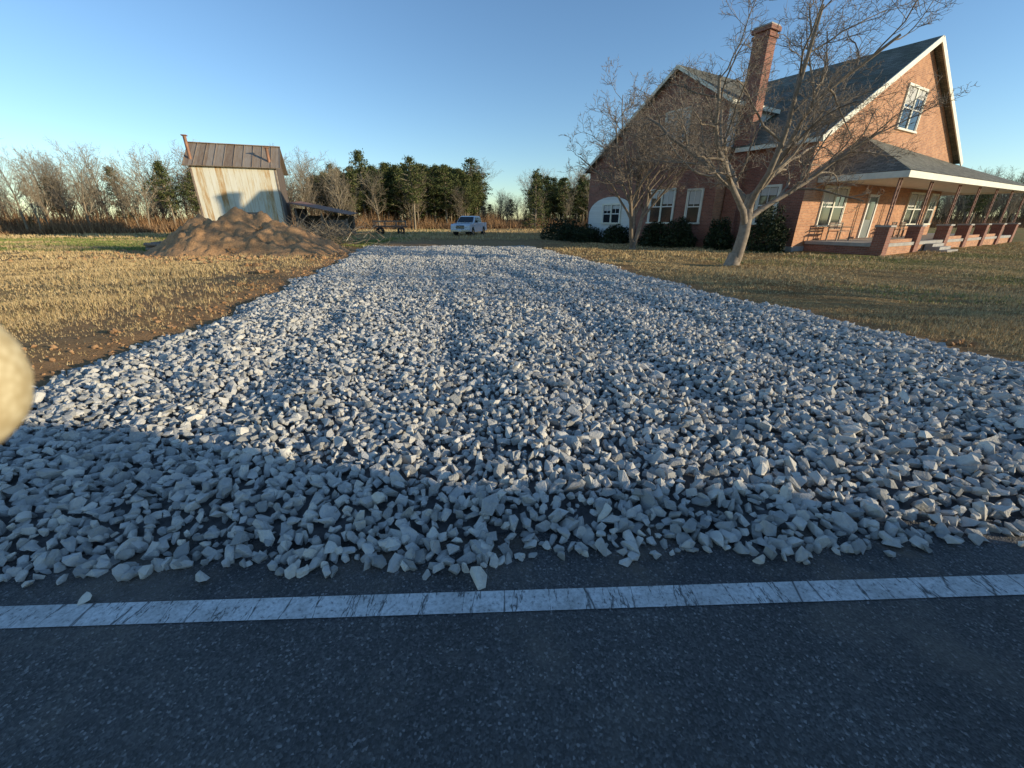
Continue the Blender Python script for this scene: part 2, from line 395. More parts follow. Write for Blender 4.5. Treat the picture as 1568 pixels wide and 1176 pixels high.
for (y0,y1,s,sz) in [(1.2,2.8,.050,.035),(2.8,7,.049,.033),(7,14,.057,.036),(14,26.4,.074,.043)]:
    x,y=jgrid(-10,10,y0,y1,s,rng)
    g=gdist(x,y)
    keep=(g>0)|((g>-.12)&(rng.random(len(x))<.18*np.exp(g/.05)))
    keep&=(np.abs(x)<1.35*y+2.2)
    x=x[keep];y=y[keep];g=g[keep];n=len(x)
    a=sz*np.exp(rng.normal(0,.30,n)); a=np.clip(a,.014,.064)
    big=(rng.random(n)<.04)&(g>.15); a[big]*=1.25
    S=np.stack([a*rng.uniform(1,1.45,n),a*rng.uniform(.7,1.0,n),a*rng.uniform(.5,.8,n)],1)
    M=euler_mats(rng.uniform(0,6.28,n),rng.normal(0,.72,n),rng.normal(0,.72,n))
    z=np.where(g>0,gravel_h(x,y),np.maximum(hgt(x,y),np.where(y<1.8+.04*x,0,-1)))+S[:,2]*.45+rng.uniform(-.018,.022,n)*(g>.1)
    z=np.where(g<=0.02,np.where(y<1.78+.037*x,0,hgt(x,y))+S[:,2]*.8,z)
    scatter(mb,variants,np.stack([x,y,z],1),S,M,rng)
V,T=mb.get(); tri_obj('gravel',V,T,M_rock)

# ------------------------------------------------------------ grass
def blades(x,y,z,h,w,lean,R):
    n=len(x); az=R.uniform(0,6.28,n); la=R.uniform(0,6.28,n); ln=np.abs(R.normal(0,lean,n))
    b=np.stack([x,y,z],1); d=np.stack([np.cos(az),np.sin(az),0*az],1)*w[:,None]/2
    tip=b+np.stack([np.cos(la)*np.sin(ln),np.sin(la)*np.sin(ln),np.cos(ln)],1)*h[:,None]
    V=np.stack([b-d,b+d,tip],1).reshape(-1,3); T=np.arange(3*n).reshape(-1,3); return V,T
mb=MB(); mg=MB()
def grass_zone(x0,x1,y0,y1,dens,h,w,nb,gprob=.0):
    n=int((x1-x0)*(y1-y0)*dens); x=rng.uniform(x0,x1,n); y=rng.uniform(y0,y1,n)
    g=gdist(x,y); d=-g
    wd=np.where(x<0,1.8,.5)
    pk=np.clip((d-.1)/wd,0,1)**1.5
    pat=.55+.45*np.sin(x*1.9+1.2*np.sin(y*1.3))*np.sin(y*1.6+np.sin(x*2.3))
    dm=1-sst(1.2,0,np.abs((x+7.3)+.25*(y-9))-.2)*.75*(y>5)*(y<17)*(x<0)
    dm*=1-np.clip(np.exp(-(((x+3.5)/7)**2+((y-28.5)/4.0)**2))*1.5,0,1)
    keep=(d>.03)&(y>2.1+.05*x)&(rng.random(n)<pk*np.clip(pat+.4,.35,1)*dm)
    lx=(x-14.2)*.86+(y-21.7)*.51; ly=-(x-14.2)*.51+(y-21.7)*.86
    keep&=~((lx>-1.1)&(lx<22.6)&(ly>-3.6)&(ly<15))
    x=x[keep];y=y[keep]
    x=np.repeat(x,nb)+rng.normal(0,.02,len(x)*nb); y=np.repeat(y,nb)+rng.normal(0,.02,len(y)*nb)
    m=len(x); hh=h*rng.uniform(.4,1.3,m)*(1+.5*np.sin(x*.7)*np.sin(y*.9)); ww=w*rng.uniform(.6,1.4,m)
    V,T=blades(x,y,hgt(x,y)-.005,hh,ww,.65,rng)
    mb.add(V,T)
grass_zone(-13,-3,2.2,9,460,.07,.008,4)
grass_zone(4,15,2.2,9,420,.055,.008,4)
grass_zone(-22,-4,9,17,150,.085,.014,4)
grass_zone(3,24,9,17,140,.065,.014,4)
grass_zone(-38,-6,17,34,40,.10,.028,4)
grass_zone(1,36,17,30,40,.09,.026,4)
grass_zone(-60,30,34,66,8,.18,.06,4)
V,T=mb.get(); tri_obj('grass',V,T,M_grass)
n=60000; x=rng.uniform(-45,-9,n); y=rng.uniform(22,36,n)
k=(np.sin(x*.4+np.sin(y))*np.sin(y*.7)>-.25); x=x[k];y=y[k]
V,T=blades(x,y,hgt(x,y),rng.uniform(.08,.16,len(x)),np.full(len(x),.045),.5,rng); mg.add(V,T)
n=40000; x=rng.uniform(8,34,n); y=rng.uniform(7,22,n)
k=(np.sin(x*.5+np.sin(y*.8))*np.sin(y*.9+.3*x)>.35)&(gdist(x,y)<-1.5); x=x[k];y=y[k]
V,T=blades(x,y,hgt(x,y),rng.uniform(.04,.09,len(x)),np.full(len(x),.018),.5,rng); mg.add(V,T)
V,T=mg.get(); tri_obj('grass_green_patches',V,T,M_weed)

# ------------------------------------------------------------ dirt pile
def mound(name,cx,cy,lumps,R,mat,step=.12,ext=6):
    ax=np.arange(-ext,ext,step); X,Y=np.meshgrid(ax,ax*.8); Z=np.zeros_like(X)-.6
    for (lx,ly,rx,ry,h) in lumps:
        d=np.sqrt(((X-lx)/rx)**2+((Y-ly)/ry)**2)
        Z=np.maximum(Z,h*(1-d))
    Zn=np.zeros_like(Z)
    for i in range(Z.shape[0]):
        for j in range(Z.shape[1]):
            if Z[i,j]>-.5:
                p=Vector((X[i,j],Y[i,j],3.1)); Zn[i,j]=noise.fractal(p*.9,1.0,2.0,3)*.25+noise.fractal(p*3.5,.8,2.0,4)*.16
    Z=np.where(Z>-.5,Z+Zn*np.clip(Z+.4,0,1),Z); Z=np.maximum(Z,-.15)
    nx=X.shape[1]; I=(np.arange(X.shape[0]-1)[:,None]*nx+np.arange(nx-1)[None,:]).ravel()
    return tri_obj(name,np.stack([X+cx,Y+cy,Z],-1).reshape(-1,3),np.stack([I,I+1,I+nx+1,I+nx],1),mat,smooth=True)
mound('dirt_pile',-12.8,21.4,[(-.6,0,3.2,2.6,2.1),(1.4,-.3,3.4,2.4,1.5),(-2.6,.2,2.5,2.3,1.8),(-1.6,-.8,3.2,2.1,1.4),(.5,.3,2.6,2.3,1.9)],rng,M_dirt)
mb=MB(); n=900
x=rng.normal(-12.8,3.0,n); y=rng.normal(20.0,1.6,n)
S=np.stack([rng.uniform(.03,.12,n)]*3,1)*rng.uniform(.6,1.2,(n,3))
d=np.sqrt(((x+12.8)/4.4)**2+((y-21.4)/2.6)**2); z=np.maximum(hgt(x,y),1.6*(1-d))+.02
scatter(mb,variants,np.stack([x,y,z],1),S,euler_mats(rng.uniform(0,6,n),rng.uniform(0,6,n),rng.uniform(0,6,n)),rng)
n=800; t=rng.random(n); y=2.8+t*18; x=np.interp(y,GL[:,1],GL[:,0])-.1-np.abs(rng.normal(.3,.6,n))
s=np.minimum(rng.exponential(.016,n)+.010,.05); S=np.stack([s,s*.8,s*.6],1)
scatter(mb,variants,np.stack([x,y,hgt(x,y)+s*.3],1),S,euler_mats(rng.uniform(0,6,n),rng.uniform(0,1,n),rng.uniform(0,1,n)),rng)
for (cx,cy,s) in [(-5.95,5.9,.10),(-6.6,10.2,.12),(-7.6,12.6,.2),(-8.1,12.8,.14),(-9,15,.2),(6.2,5.4,.1)]:
    for _ in range(9):
        p=np.array([[cx+rng.normal(0,s),cy+rng.normal(0,s*.6),0]]); p[0,2]=hgt(p[0,0],p[0,1])+s*.2
        q=s*rng.uniform(.3,.8); scatter(mb,variants,p,np.array([[q,q*.8,q*.6]]),euler_mats(*[rng.uniform(0,6,1)]*3),rng)
V,T=mb.get(); tri_obj('dirt_clods',V,T,M_dirt)

# ------------------------------------------------------------ trees
cfg_big=dict(seg=[6,8,7,5,4,3],sides=[10,8,6,4,3,3],wob=[.05,.14,.19,.22,.24,.27],up=[.02,.02,.03,.03,.02,.02],tap=[.25,.65,.65,.6,.6,.6],
  ch=[6,9,8,6,4],t0=[.55,.22,.2,.2,.2],ang=[(30,62),(28,62),(30,65),(30,65),(30,60)],lr=[2.15,.5,.5,.55,.6],rr=[.62,.55,.55,.6,.7],rmin=.0058)
def tree(name,loc,L,r,cfg,seed,d=(0,0,1),stems=1,mat=M_bark,rz=0):
    R=np.random.default_rng(seed); mb=MB()
    for s in range(stems):
        dd=np.array(d,float)
        if stems>1: a=s*6.28/stems+R.uniform(-.4,.4); dd=dd+np.array([math.cos(a),math.sin(a),0])*.28
        dd/=np.linalg.norm(dd); grow(mb,(0,0,-.1),dd,L,r,0,cfg,R)
    tube(mb,[(0,0,-.15),(0,0,.08),(d[0]*.3,d[1]*.3,.45)],[r*1.6*(1+.3*(stems>1)),r*1.25*(1+.3*(stems>1)),r*.95],10)
    V,T=mb.get(); o=tri_obj(name,V,T,mat,smooth=True); o.location=loc; return o
tree('bare_tree',(8.0,15.3,0),2.5,.21,cfg_big,14,d=(.2,0,1))
cfg_s=dict(cfg_big); cfg_s.update(ch=[6,7,6,4,3],lr=[1.35,.5,.5,.55,.6],ang=[(18,45),(22,50),(30,60),(30,60),(30,60)],rmin=.009)
tree('bare_tree',(6.7,23.7,0),3.0,.12,cfg_s,5,stems=3)
cfg_o=dict(cfg_big); cfg_o.update(ch=[5,6,6,4,2],rmin=.008)
tree('bare_tree',(24,3.4,0),2.6,.2,cfg_o,21)
tree('bare_tree',(37,1.5,0),2.8,.22,cfg_o,22)

# distant woods
cfg_far=dict(seg=[8,6,4,3],sides=[5,3,3,3],wob=[.05,.12,.18,.22],up=[.04,.09,.07,.04],tap=[.75,.65,.6,.5],
  ch=[17,8,6],t0=[.22,.2,.15],ang=[(20,50),(22,52),(25,58)],lr=[.43,.48,.5],rr=[.58,.6,.7],rmin=.018)
far=[]
for s in range(9):
    R=np.random.default_rng(100+s); mb=MB(); grow(mb,(0,0,0),(R.normal(0,.05),R.normal(0,.05),1),10,.19,0,cfg_far,R); V,T=mb.get(); V=V/V[:,2].max()
    far.append(tri_mesh('bare_tree_mesh',V,T,M_barkfar))
def pine_variant(seed,kind):
    R=np.random.default_rng(seed); mw=MB(); ml=MB()
    tube(mw,[(0,0,0),(.01,0,.4),(0,.01,.75),(0,0,.98)],[.018,.014,.009,.002],5)
    lo=R.uniform(.10,.38)
    hs=lo+(.99-lo)*R.random(125)**.85 if kind=='pine' else R.uniform(.05,.99,120)
    ph=R.uniform(0,6.28,3)
    for h in hs:
        a=R.uniform(0,6.28)
        if kind=='pine':
            rad=.19*(min(1,(1-h)/.34)**.75)*(.5+.5*min(1,(h-lo)/.3))*(1+.4*math.sin(2*a+ph[0]+9*h)+.25*math.sin(3*a+ph[1]-14*h))
        else: rad=(.20*(1-h)**.75+.02)*(1+.2*math.sin(3*a+ph[0]+17*h))
        rr=rad*R.uniform(.3,1.15)
        e=np.array([math.cos(a)*rr,math.sin(a)*rr,h+R.uniform(-.01,.03)])
        tube(mw,[(0,0,h-.03),tuple(e)],[.004,.0015],3)
        k=30; c=e+R.normal(0,.020,(k,3))*np.array([1.4,1.4,.5])
        tri=c[:,None,:]+R.normal(0,.0095,(k,3,3)); ml.add(tri.reshape(-1,3),np.arange(3*k).reshape(-1,3))
    return mw.get(),ml.get()
pines=[pine_variant(200+i,'pine') for i in range(7)]; ced=pine_variant(300,'cedar')
pm=[(tri_mesh('pine_wood',*a,M_barkfar),tri_mesh('pine_foliage',*b_,M_needle)) for a,b_ in pines]; cm=(tri_mesh('cedar_wood',*ced[0],M_barkfar),tri_mesh('cedar_foliage',*ced[1],M_needle))
E1=empty('distant_bare_trees'); E2=empty('distant_pine_trees')
def inst(me,par,x,y,H,wx,rot,nm):
    o=bpy.data.objects.new(nm,me); COL.objects.link(o); o.parent=par; o.location=(x,y,-.05); o.rotation_euler=(0,0,rot); o.scale=(H*wx,H*wx,H)
path=np.array([(-110,30),(-75,38),(-52,45),(-40,51),(-30,62),(-14,74),(8,78),(34,82),(70,84),(120,80),(170,60)],float)
cum=np.r_[0,np.cumsum(np.linalg.norm(np.diff(path,axis=0),axis=1))]
Hs=np.array([8,8,8.4,9.0,9.2,9.8,9.0,10,9.5,9.5,9])
R=np.random.default_rng(55)
for row,(off,n) in enumerate([(0,95),(4,105),(8,110),(13,110),(19,105),(27,100),(36,90)]):
    for i in range(n):
        s=(i+R.uniform(0,1))/n*cum[-1]; x=np.interp(s,cum,path[:,0])+R.normal(0,1.5); y=np.interp(s,cum,path[:,1])+off+R.normal(0,1.6)
        H=np.interp(s,cum,Hs)*R.uniform(.68,1.16)*(1+.010*off)
        ratio=x/y; rot=R.uniform(0,6.28)
        if -.075<ratio<.035:
            if row<3: continue
            H*=.66
        cen=-.42<ratio<-.085
        if R.random()<(.30 if cen else .08):
            v=pm[R.integers(7)]; wx=R.uniform(.8,1.25)
            inst(v[0],E2,x,y,H*(1.0 if cen else .8),wx,rot,'trunk'); inst(v[1],E2,x,y,H*(1.0 if cen else .8),wx,rot,'foliage')
        else: inst(far[R.integers(9)],E1,x,y,H*(.9 if cen else 1),R.uniform(.78,1.15),rot,'tree')
for i in range(130):
    ra=-.45+.375*((i+R.uniform(0,1))/130*3%1); y=R.uniform(75,98); x=ra*y; H=R.uniform(7.6,10.2)*(y/76)**.85*(1-.14*abs((ra+.24)/.18)**2); wx=R.uniform(.8,1.2); rot=R.uniform(0,6.28)
    v=pm[R.integers(7)]; inst(v[0],E2,x,y,H,wx,rot,'trunk'); inst(v[1],E2,x,y,H,wx,rot,'foliage')
for i in range(22):
    ra=R.uniform(.06,.2); y=R.uniform(80,92); x=ra*y; H=R.uniform(6.5,9.5); rot=R.uniform(0,6.28)
    v=pm[R.integers(7)]; inst(v[0],E2,x,y,H,1,rot,'trunk'); inst(v[1],E2,x,y,H,1,rot,'foliage')
for i in range(90):
    s=R.uniform(0,1)*cum[-1]; x=np.interp(s,cum,path[:,0]); y=np.interp(s,cum,path[:,1])+R.uniform(3,14); H=R.uniform(1.8,4.0); rot=R.uniform(0,6)
    inst(cm[0],E2,x,y,H,1.3,rot,'trunk'); inst(cm[1],E2,x,y,H,1.3,rot,'foliage')
bb=MB(); n=230000; s=R.random(n)*cum[-1]; dd_=R.exponential(9,n); x=np.interp(s,cum,path[:,0]); y=np.interp(s,cum,path[:,1])-2.0+dd_
V,T=blades(x,y,np.zeros(n),(R.uniform(.3,1.0,n)+R.random(n)**2*np.minimum(3.4,.5+dd_*.22))*(1+.3*np.sin(s*.6)+.2*np.sin(s*1.7)),np.full(n,.09),.45,R); bb.add(V,T)
V,T=bb.get(); tri_obj('underbrush',V,T,M_brush)
e=empty('cedar_tree',(3.3,62,0))
for nm,vt,mt in (('trunk',ced[0],M_bark),('foliage',ced[1],M_needle)):
    o=tri_obj(nm,vt[0]*np.array([8.3,8.3,7.6]),vt[1],mt,parent=e)
# hedge row across the road, added unseen behind the camera to cast shade
mb=MB(); n=90000
x=R.uniform(7,75,n); y=-7.6+R.normal(0,.5,n); top=4.15+.10*np.sin(x*1.1)+.08*np.sin(x*2.7+1)
z=top*R.random(n)**.8
tri=np.stack([x,y,z],1)[:,None,:]+R.normal(0,.10,(n,3,3)); mb.add(tri.reshape(-1,3),np.arange(3*n).reshape(-1,3))
V,T=mb.get(); tri_obj('shade_hedge',V,T,M_shrub)

# shrubs
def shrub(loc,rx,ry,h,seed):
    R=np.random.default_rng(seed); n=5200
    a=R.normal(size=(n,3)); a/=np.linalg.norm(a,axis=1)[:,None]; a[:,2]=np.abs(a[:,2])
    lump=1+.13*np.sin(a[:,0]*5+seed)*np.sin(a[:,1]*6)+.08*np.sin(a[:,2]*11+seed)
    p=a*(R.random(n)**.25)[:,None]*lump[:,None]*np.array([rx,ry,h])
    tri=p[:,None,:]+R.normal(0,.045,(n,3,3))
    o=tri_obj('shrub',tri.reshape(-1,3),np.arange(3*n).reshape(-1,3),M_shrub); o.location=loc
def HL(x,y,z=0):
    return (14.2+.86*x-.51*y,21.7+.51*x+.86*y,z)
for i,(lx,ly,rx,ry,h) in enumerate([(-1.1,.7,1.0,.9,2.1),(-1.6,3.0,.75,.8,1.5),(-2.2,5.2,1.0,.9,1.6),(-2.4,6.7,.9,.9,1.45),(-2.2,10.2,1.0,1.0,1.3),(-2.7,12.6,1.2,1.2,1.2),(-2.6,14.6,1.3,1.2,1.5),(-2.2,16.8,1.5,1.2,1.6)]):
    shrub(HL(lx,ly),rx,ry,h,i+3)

# ------------------------------------------------------------ house
H=empty('brick_house',(14.2,21.7,0),math.atan2(.51,.86))
RZ=10.2; EZ=5.2; W=18.0; PX=9.0; LY=15.5
def wall(name,pts,mat=M_brick): return poly(name,pts,[tuple(range(len(pts)))],mat,H)
wall('front_gable_wall',[(0,0,0),(W,0,0),(W,0,EZ),(PX,0,RZ-.1),(0,0,EZ)])
wall('side_wall_near',[(0,4.1,0),(0,0,0),(0,0,EZ),(0,4.1,EZ)],M_brick_shade)
wall('side_wall_right',[(W,0,0),(W,LY,0),(W,LY,EZ),(W,0,EZ)])
wall('rear_wall',[(W,LY,0),(0,LY,0),(0,LY,EZ),(PX,LY,RZ-.1),(W,LY,EZ)])
WX=-1.0
def wz(y): return 9.4-(y-7.5)*.62 if y>7.5 else 9.4-(7.5-y)*.62
wall('wing_gable_wall',[(WX,14.7,0),(WX,4.1,0),(WX,4.1,wz(4.1)),(WX,7.5,9.4),(WX,14.7,wz(14.7))],M_brick_shade)
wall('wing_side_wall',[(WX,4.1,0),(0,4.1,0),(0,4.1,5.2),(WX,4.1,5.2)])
poly('wing_side_siding',[(WX,4.1,5.2),(3.2,4.1,5.2),(3.2,4.1,wz(4.1)),(WX,4.1,wz(4.1))],[(0,1,2,3)],M_siding,H)
wall('wing_rear_wall',[(0,14.7,0),(WX,14.7,0),(WX,14.7,4.9),(0,14.7,4.9)])
ov=.35
s1=(RZ-EZ)/PX; s2=(RZ-EZ)/(W-PX)
slab('roof_left',[(-ov,-ov,EZ-ov*s1+.12),(PX,-ov,RZ+.12),(PX,LY+ov,RZ+.12),(-ov,LY+ov,EZ-ov*s1+.12)],.12,M_shin,H)
slab('roof_right',[(PX,-ov,RZ+.12),(W+ov,-ov,EZ-ov*s2+.12),(W+ov,LY+ov,EZ-ov*s2+.12),(PX,LY+ov,RZ+.12)],.12,M_shin,H)
slab('wing_roof_near',[(WX-ov,7.5,9.52),(WX-ov,3.8,wz(3.8)+.12),(4.6,3.8,wz(3.8)+.12),(7.6,7.5,9.52)],.12,M_shin,H)
slab('wing_roof_far',[(WX-ov,7.5,9.52),(7.6,7.5,9.52),(0,15.05,wz(15.05)+.12),(WX-ov,15.05,wz(15.05)+.12)],.12,M_shin,H)
def rake(n,a,b,w=.06,h=.26): beam(n,a,b,w,h,M_cream,H)
yy=-ov-.035
rake('rake_left',(-ov-.05,yy,EZ-ov*s1-.04),(PX,yy,RZ-.01)); rake('rake_right',(PX,yy-.003,RZ-.01),(W+ov,yy-.003,EZ-ov*s2-.04))
xx=WX-ov-.035
rake('wing_rake_near',(xx,7.5,9.42),(xx,3.8,wz(3.8)+.02),h=.16); rake('wing_rake_far',(xx-.003,7.5,9.42),(xx-.003,15.05,wz(15.05)+.02),h=.16)
beam('eave_fascia_near',(-ov-.02,-ov,EZ-ov*s1-.03),(-ov-.02,3.8,EZ-ov*s1-.03),.05,.2,M_cream,H)
beam('wing_fascia',(WX-ov,3.78,wz(3.8)-.02),(3,3.78,wz(3.8)-.02),.05,.2,M_cream,H)
poly('soffit',[(-ov,-ov,EZ-.2),(0,-ov,EZ-.2),(0,3.8,EZ-.2),(-ov,3.8,EZ-.2)],[(0,1,2,3)],M_cream,H)
beam('belt_course',(WX-.04,4.1,5.0),(WX-.04,14.7,5.0),.06,.10,M_brick_shade,H)
cy0,cy1,cx0,cx1=3.2,4.0,-.25,.4
box('chimney',(cx0,cy0,0),(cx1,cy1,10.0),M_brick_shade,H); box('chimney_corbel',(cx0-.06,cy0-.06,9.75),(cx1+.06,cy1+.06,9.9),M_brick_shade,H)
box('chimney_cap',(cx0-.1,cy0-.1,10.0),(cx1+.1,cy1+.1,10.18),M_brick_shade,H); box('chimney_top',(cx0-.05,cy0-.05,10.18),(cx1+.05,cy1+.05,10.26),M_concrete,H)
def window(name,side,u0,u1,z0,z1,pl,panes=1):
    def B(nm,ua,ub,za,zb,d0,d1,mat):
        if side=='F': box(nm,(ua,pl-d1,za),(ub,pl-d0,zb),mat,e)
        else: box(nm,(pl-d1,ua,za),(pl-d0,ub,zb),mat,e)
    e=empty(name); e.parent=H
    B('glass',u0,u1,z0,z1,.004,.02,M_glass)
    t=.09
    B('casing_l',u0-t,u0,z0,z1,.0,.075,M_cream);B('casing_r',u1,u1+t,z0,z1,.0,.075,M_cream)
    B('head',u0-t,u1+t,z1,z1+t*1.3,.0,.08,M_cream);B('sill',u0-t-.04,u1+t+.04,z0-t,z0,.0,.13,M_cream)
    w=(u1-u0)/panes
    for i in range(panes):
        a=u0+i*w;b=a+w
        if i: B('mullion',a-.06,a+.06,z0,z1,.02,.07,M_cream)
        zm=(z0+z1)/2; B('meeting_rail',a+.065,b-.065,zm-.03,zm+.03,.02,.055,M_white)
        B('blind',a+.1,b-.1,z1-(z1-z0)*(.22+.2*((i*7+int(u0*3))%3)/2),z1-.02,.02,.026,M_blind)
        B('muntin',(a+b)/2-.015,(a+b)/2+.015,zm+.03,z1,.027,.045,M_white)
        if i==0: B('sash_l',a+.0,a+.06,z0,z1,.02,.05,M_white)
        if i==panes-1: B('sash_r',b-.06,b,z0,z1,.02,.05,M_white)
window('porch_window','F',1.9,4.3,1.3,3.05,0,2); window('porch_window_right','F',12.8,15.2,1.3,3.05,0,2)
window('porch_window_far','F',16.3,17.4,1.3,3.05,0,1)
window('gable_window','F',7.8,10.2,6.2,8.1,0,2)
window('side_window','L',6.8,8.6,1.4,3.2,WX,2); window('side_window_near','L',4.9,5.8,1.4,3.1,WX,1)
window('side_window_upper','L',6.5,8.1,5.8,7.3,WX,2); window('side_window_front','L',1.2,2.2,1.4,3.1,0,1)
arc=[(WX-.06,9.9,.0)]+[(WX-.06,9.9,1.9)]+[(WX-.06,12.2-2.3*math.cos(t),1.9+1.15*math.sin(t)) for t in np.linspace(.2,math.pi-.2,12)]+[(WX-.06,14.5,1.9),(WX-.06,14.5,0)]
poly('arched_panel',[(x,y,z) for x,y,z in arc],[tuple(range(len(arc)))],M_siding,H)
window('arch_window','L',11.2,12.9,1.35,2.5,WX-.065,2)
box('foundation',(-.06,-.06,-.2),(W+.06,LY+.06,.28),M_concrete,H)
d=empty('front_door'); d.parent=H
box('door_leaf',(7.1,-.05,.56),(8.1,-.004,2.75),M_door,d); box('door_glass',(7.3,-.06,1.55),(7.9,-.052,2.5),M_glass,d)
for a,b,c0,c1 in ((6.98,7.1,.56,2.75),(8.1,8.22,.56,2.75),(6.98,8.22,2.75,2.88)): box('door_casing',(a,-.09,c0),(b,-.002,c1),M_white,d)
P0=.9;PD=-3.5;P1=22.5;PZ=3.42
po=empty('porch'); po.parent=H
box('porch_floor',(P0+.15,PD+.15,.40),(P1-.15,-.07,.55),M_concrete,po)
box('porch_floor_side',(W+.07,-.07,.40),(P1-.15,8,.55),M_concrete,po)
box('porch_skirt',(P0+.2,PD+.2,-.1),(P1-.2,PD+.42,.40),M_brick,po); box('porch_skirt_left',(P0+.2,PD+.42,-.1),(P0+.42,-.07,.40),M_brick_shade,po)
AP=5.5
V=[(P0,0,PZ+.1),(P0,PD,PZ+.1),(P1,PD,PZ+.1),(P1,8,PZ+.1),(W,8,5.05),(W,0,5.05),(4.4,0,AP)]
poly('porch_roof',V,[(0,1,6),(1,2,5,6),(2,3,4,5)],M_shin,po)
box('porch_fascia_front',(P0+.01,PD,PZ-.18),(P1,PD+.1,PZ+.08),M_cream,po)
box('porch_fascia_left',(P0,PD+.1,PZ-.18),(P0+.1,-.02,PZ+.08),M_cream,po)
box('porch_fascia_right',(P1-.1,PD+.1,PZ-.18),(P1,8,PZ+.08),M_cream,po)
box('porch_ceiling',(P0+.1,PD+.1,PZ-.08),(P1-.1,-.02,PZ-.02),M_cream,po)
def post(x,y,k):
    box('brick_pier_%d'%k,(x-.25,y-.25,-.1),(x+.25,y+.25,1.25),M_brick_shade,po); box('pier_cap_%d'%k,(x-.3,y-.3,1.25),(x+.3,y+.3,1.33),M_concrete,po)
    for a in (-.13,.13):
        box('iron_post_%d'%k,(x+a-.025,y-.025,1.33),(x+a+.025,y+.025,PZ-.18),M_iron,po)
    for j in range(7):
        z=1.45+j*.26; beam('iron_scroll_%d'%k,(x-.105,y,z),(x+.105,y,z+.2),.022,.022,M_iron,po)
for k,x in enumerate((1.25,4.9,8.9,12.2,15.5,18.8,22.1)): post(x,PD+.35,k)
for k,y in enumerate((1.5,5.5)): post(22.1,y,k+10)
for k,(a,b) in enumerate(((1.55,4.6),(9.2,11.9),(12.5,15.2),(15.8,18.5))):
    box('low_wall_%d'%k,(a,PD+.25,.55),(b,PD+.42,.70),M_brick,po)
for k in range(3): box('step_%d'%k,(6.2,PD-.3*(2-k)-.15,-.05),(7.8,PD-.3*(1-k)-.15,.14+.14*k),M_concrete,po)
def bench(x0,x1,nm):
    pb=empty(nm); pb.parent=H
    for z in (0,.12,.24): box('back_slat',(x0,-.62,1.1+z),(x1,-.59,1.18+z),M_wood,pb)
    for y in (0,.12,.24,.36): box('seat_slat',(x0,-1.1+y,1.0),(x1,-1.0+y,1.03),M_wood,pb)
    for x in (x0+.05,x1-.1):
        for y in (-1.08,-.64): box('leg',(x,y,.55),(x+.06,y+.05,1.0 if y<-1 else 1.42),M_wood,pb)
        box('arm',(x,-1.1,1.18),(x+.06,-.6,1.22),M_wood,pb)
bench(1.9,3.4,'porch_bench'); bench(9.6,10.3,'porch_chair'); bench(10.9,11.6,'porch_chair')

# ------------------------------------------------------------ barn
A=math.radians(21.5); BN=empty('tobacco_barn',(-25.1,35.5,0),A)
bw,bd,be,br=6.0,5.6,5.6,7.3
poly('front_wall',[(0,0,0),(bw,0,0),(bw,0,be),(0,0,be)],[(0,1,2,3)],M_barn,BN)
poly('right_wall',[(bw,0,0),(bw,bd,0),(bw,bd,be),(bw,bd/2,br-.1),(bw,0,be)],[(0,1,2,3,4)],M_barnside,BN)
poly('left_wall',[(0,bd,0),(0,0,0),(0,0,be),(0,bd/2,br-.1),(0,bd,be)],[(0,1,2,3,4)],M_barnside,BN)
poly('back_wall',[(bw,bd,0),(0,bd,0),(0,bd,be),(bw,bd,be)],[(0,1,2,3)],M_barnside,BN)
sl=(br-be)/(bd/2)
slab('roof_front',[(-.35,-.35,be-.35*sl+.06),(bw+.35,-.35,be-.35*sl+.06),(bw+.35,bd/2,br+.06),(-.35,bd/2,br+.06)],.05,M_tin,BN)
slab('roof_back',[(-.35,bd/2,br+.06),(bw+.35,bd/2,br+.06),(bw+.35,bd+.35,be-.35*sl+.06),(-.35,bd+.35,be-.35*sl+.06)],.05,M_tin,BN)
beam('ridge_cap',(-.36,bd/2,br+.09),(bw+.36,bd/2,br+.09),.3,.05,M_tin,BN)
for i in range(11):
    x=-.3+i*.665; beam('roof_seam_%d'%i,(x,-.36,be-.36*sl+.085),(x,bd/2-.05,br+.06),.035,.05,M_tin,BN)
for k,x in enumerate((.1,bw-.45)):
    y0=.5; zt=be+(1.9 if k==0 else 1.35); mb=MB(); tube(mb,[(x,y0,be+.2),(x,y0,zt)],[.12,.12],10); V,T=mb.get(); tri_obj('flue_pipe_%d'%k,V,T,M_rust,parent=BN,smooth=True)
    box('flue_cap_%d'%k,(x-.18,y0-.18,zt),(x+.18,y0+.18,zt+.07),M_rust,BN)
box('door',(3.0,-.05,0),(4.2,-.004,2.1),M_wood,BN)
for k,x in enumerate((.02,bw-.14)): box('corner_board_%d'%k,(x,-.04,0),(x+.12,-.003,be-.2),M_wood,BN)
SH=empty('open_shed',(-20.0,40.5,0),math.radians(8))
for x in (0,2.2,4.4):
    for y in (0,3): box('post',(x,y,0),(x+.14,y+.14,2.5-.2*x+y*.05),M_wood,SH)
slab('roof',[(-.4,-.4,2.95),(4.9,-.4,1.95),(4.9,3.5,2.15),(-.4,3.5,3.2)],.05,M_rust,SH)
box('back_wall',(0,3.15,0),(4.5,3.2,1.9),M_barnside,SH); box('side_wall',(-.06,0,0),(-.01,3.1,2.5),M_barnside,SH)
box('front_boards',(2.4,-.06,0),(4.4,-.01,1.5),M_barnside,SH)
for k in range(6): box('stored_timber',(.4+.2*k,.6,.05+.18*k),(3.6-.1*k,1.1+.1*k,.2+.18*k),M_wood,SH)
HW=empty('farm_wagon',(-14.8,46,0),math.radians(12))
box('bed',(0,0,.75),(3.6,1.8,.9),M_rust,HW)
for x in (.1,1.2,2.4,3.4): 
    for y in (.02,1.7): box('stake',(x,y,.9),(x+.07,y+.07,1.45),M_wood,HW)
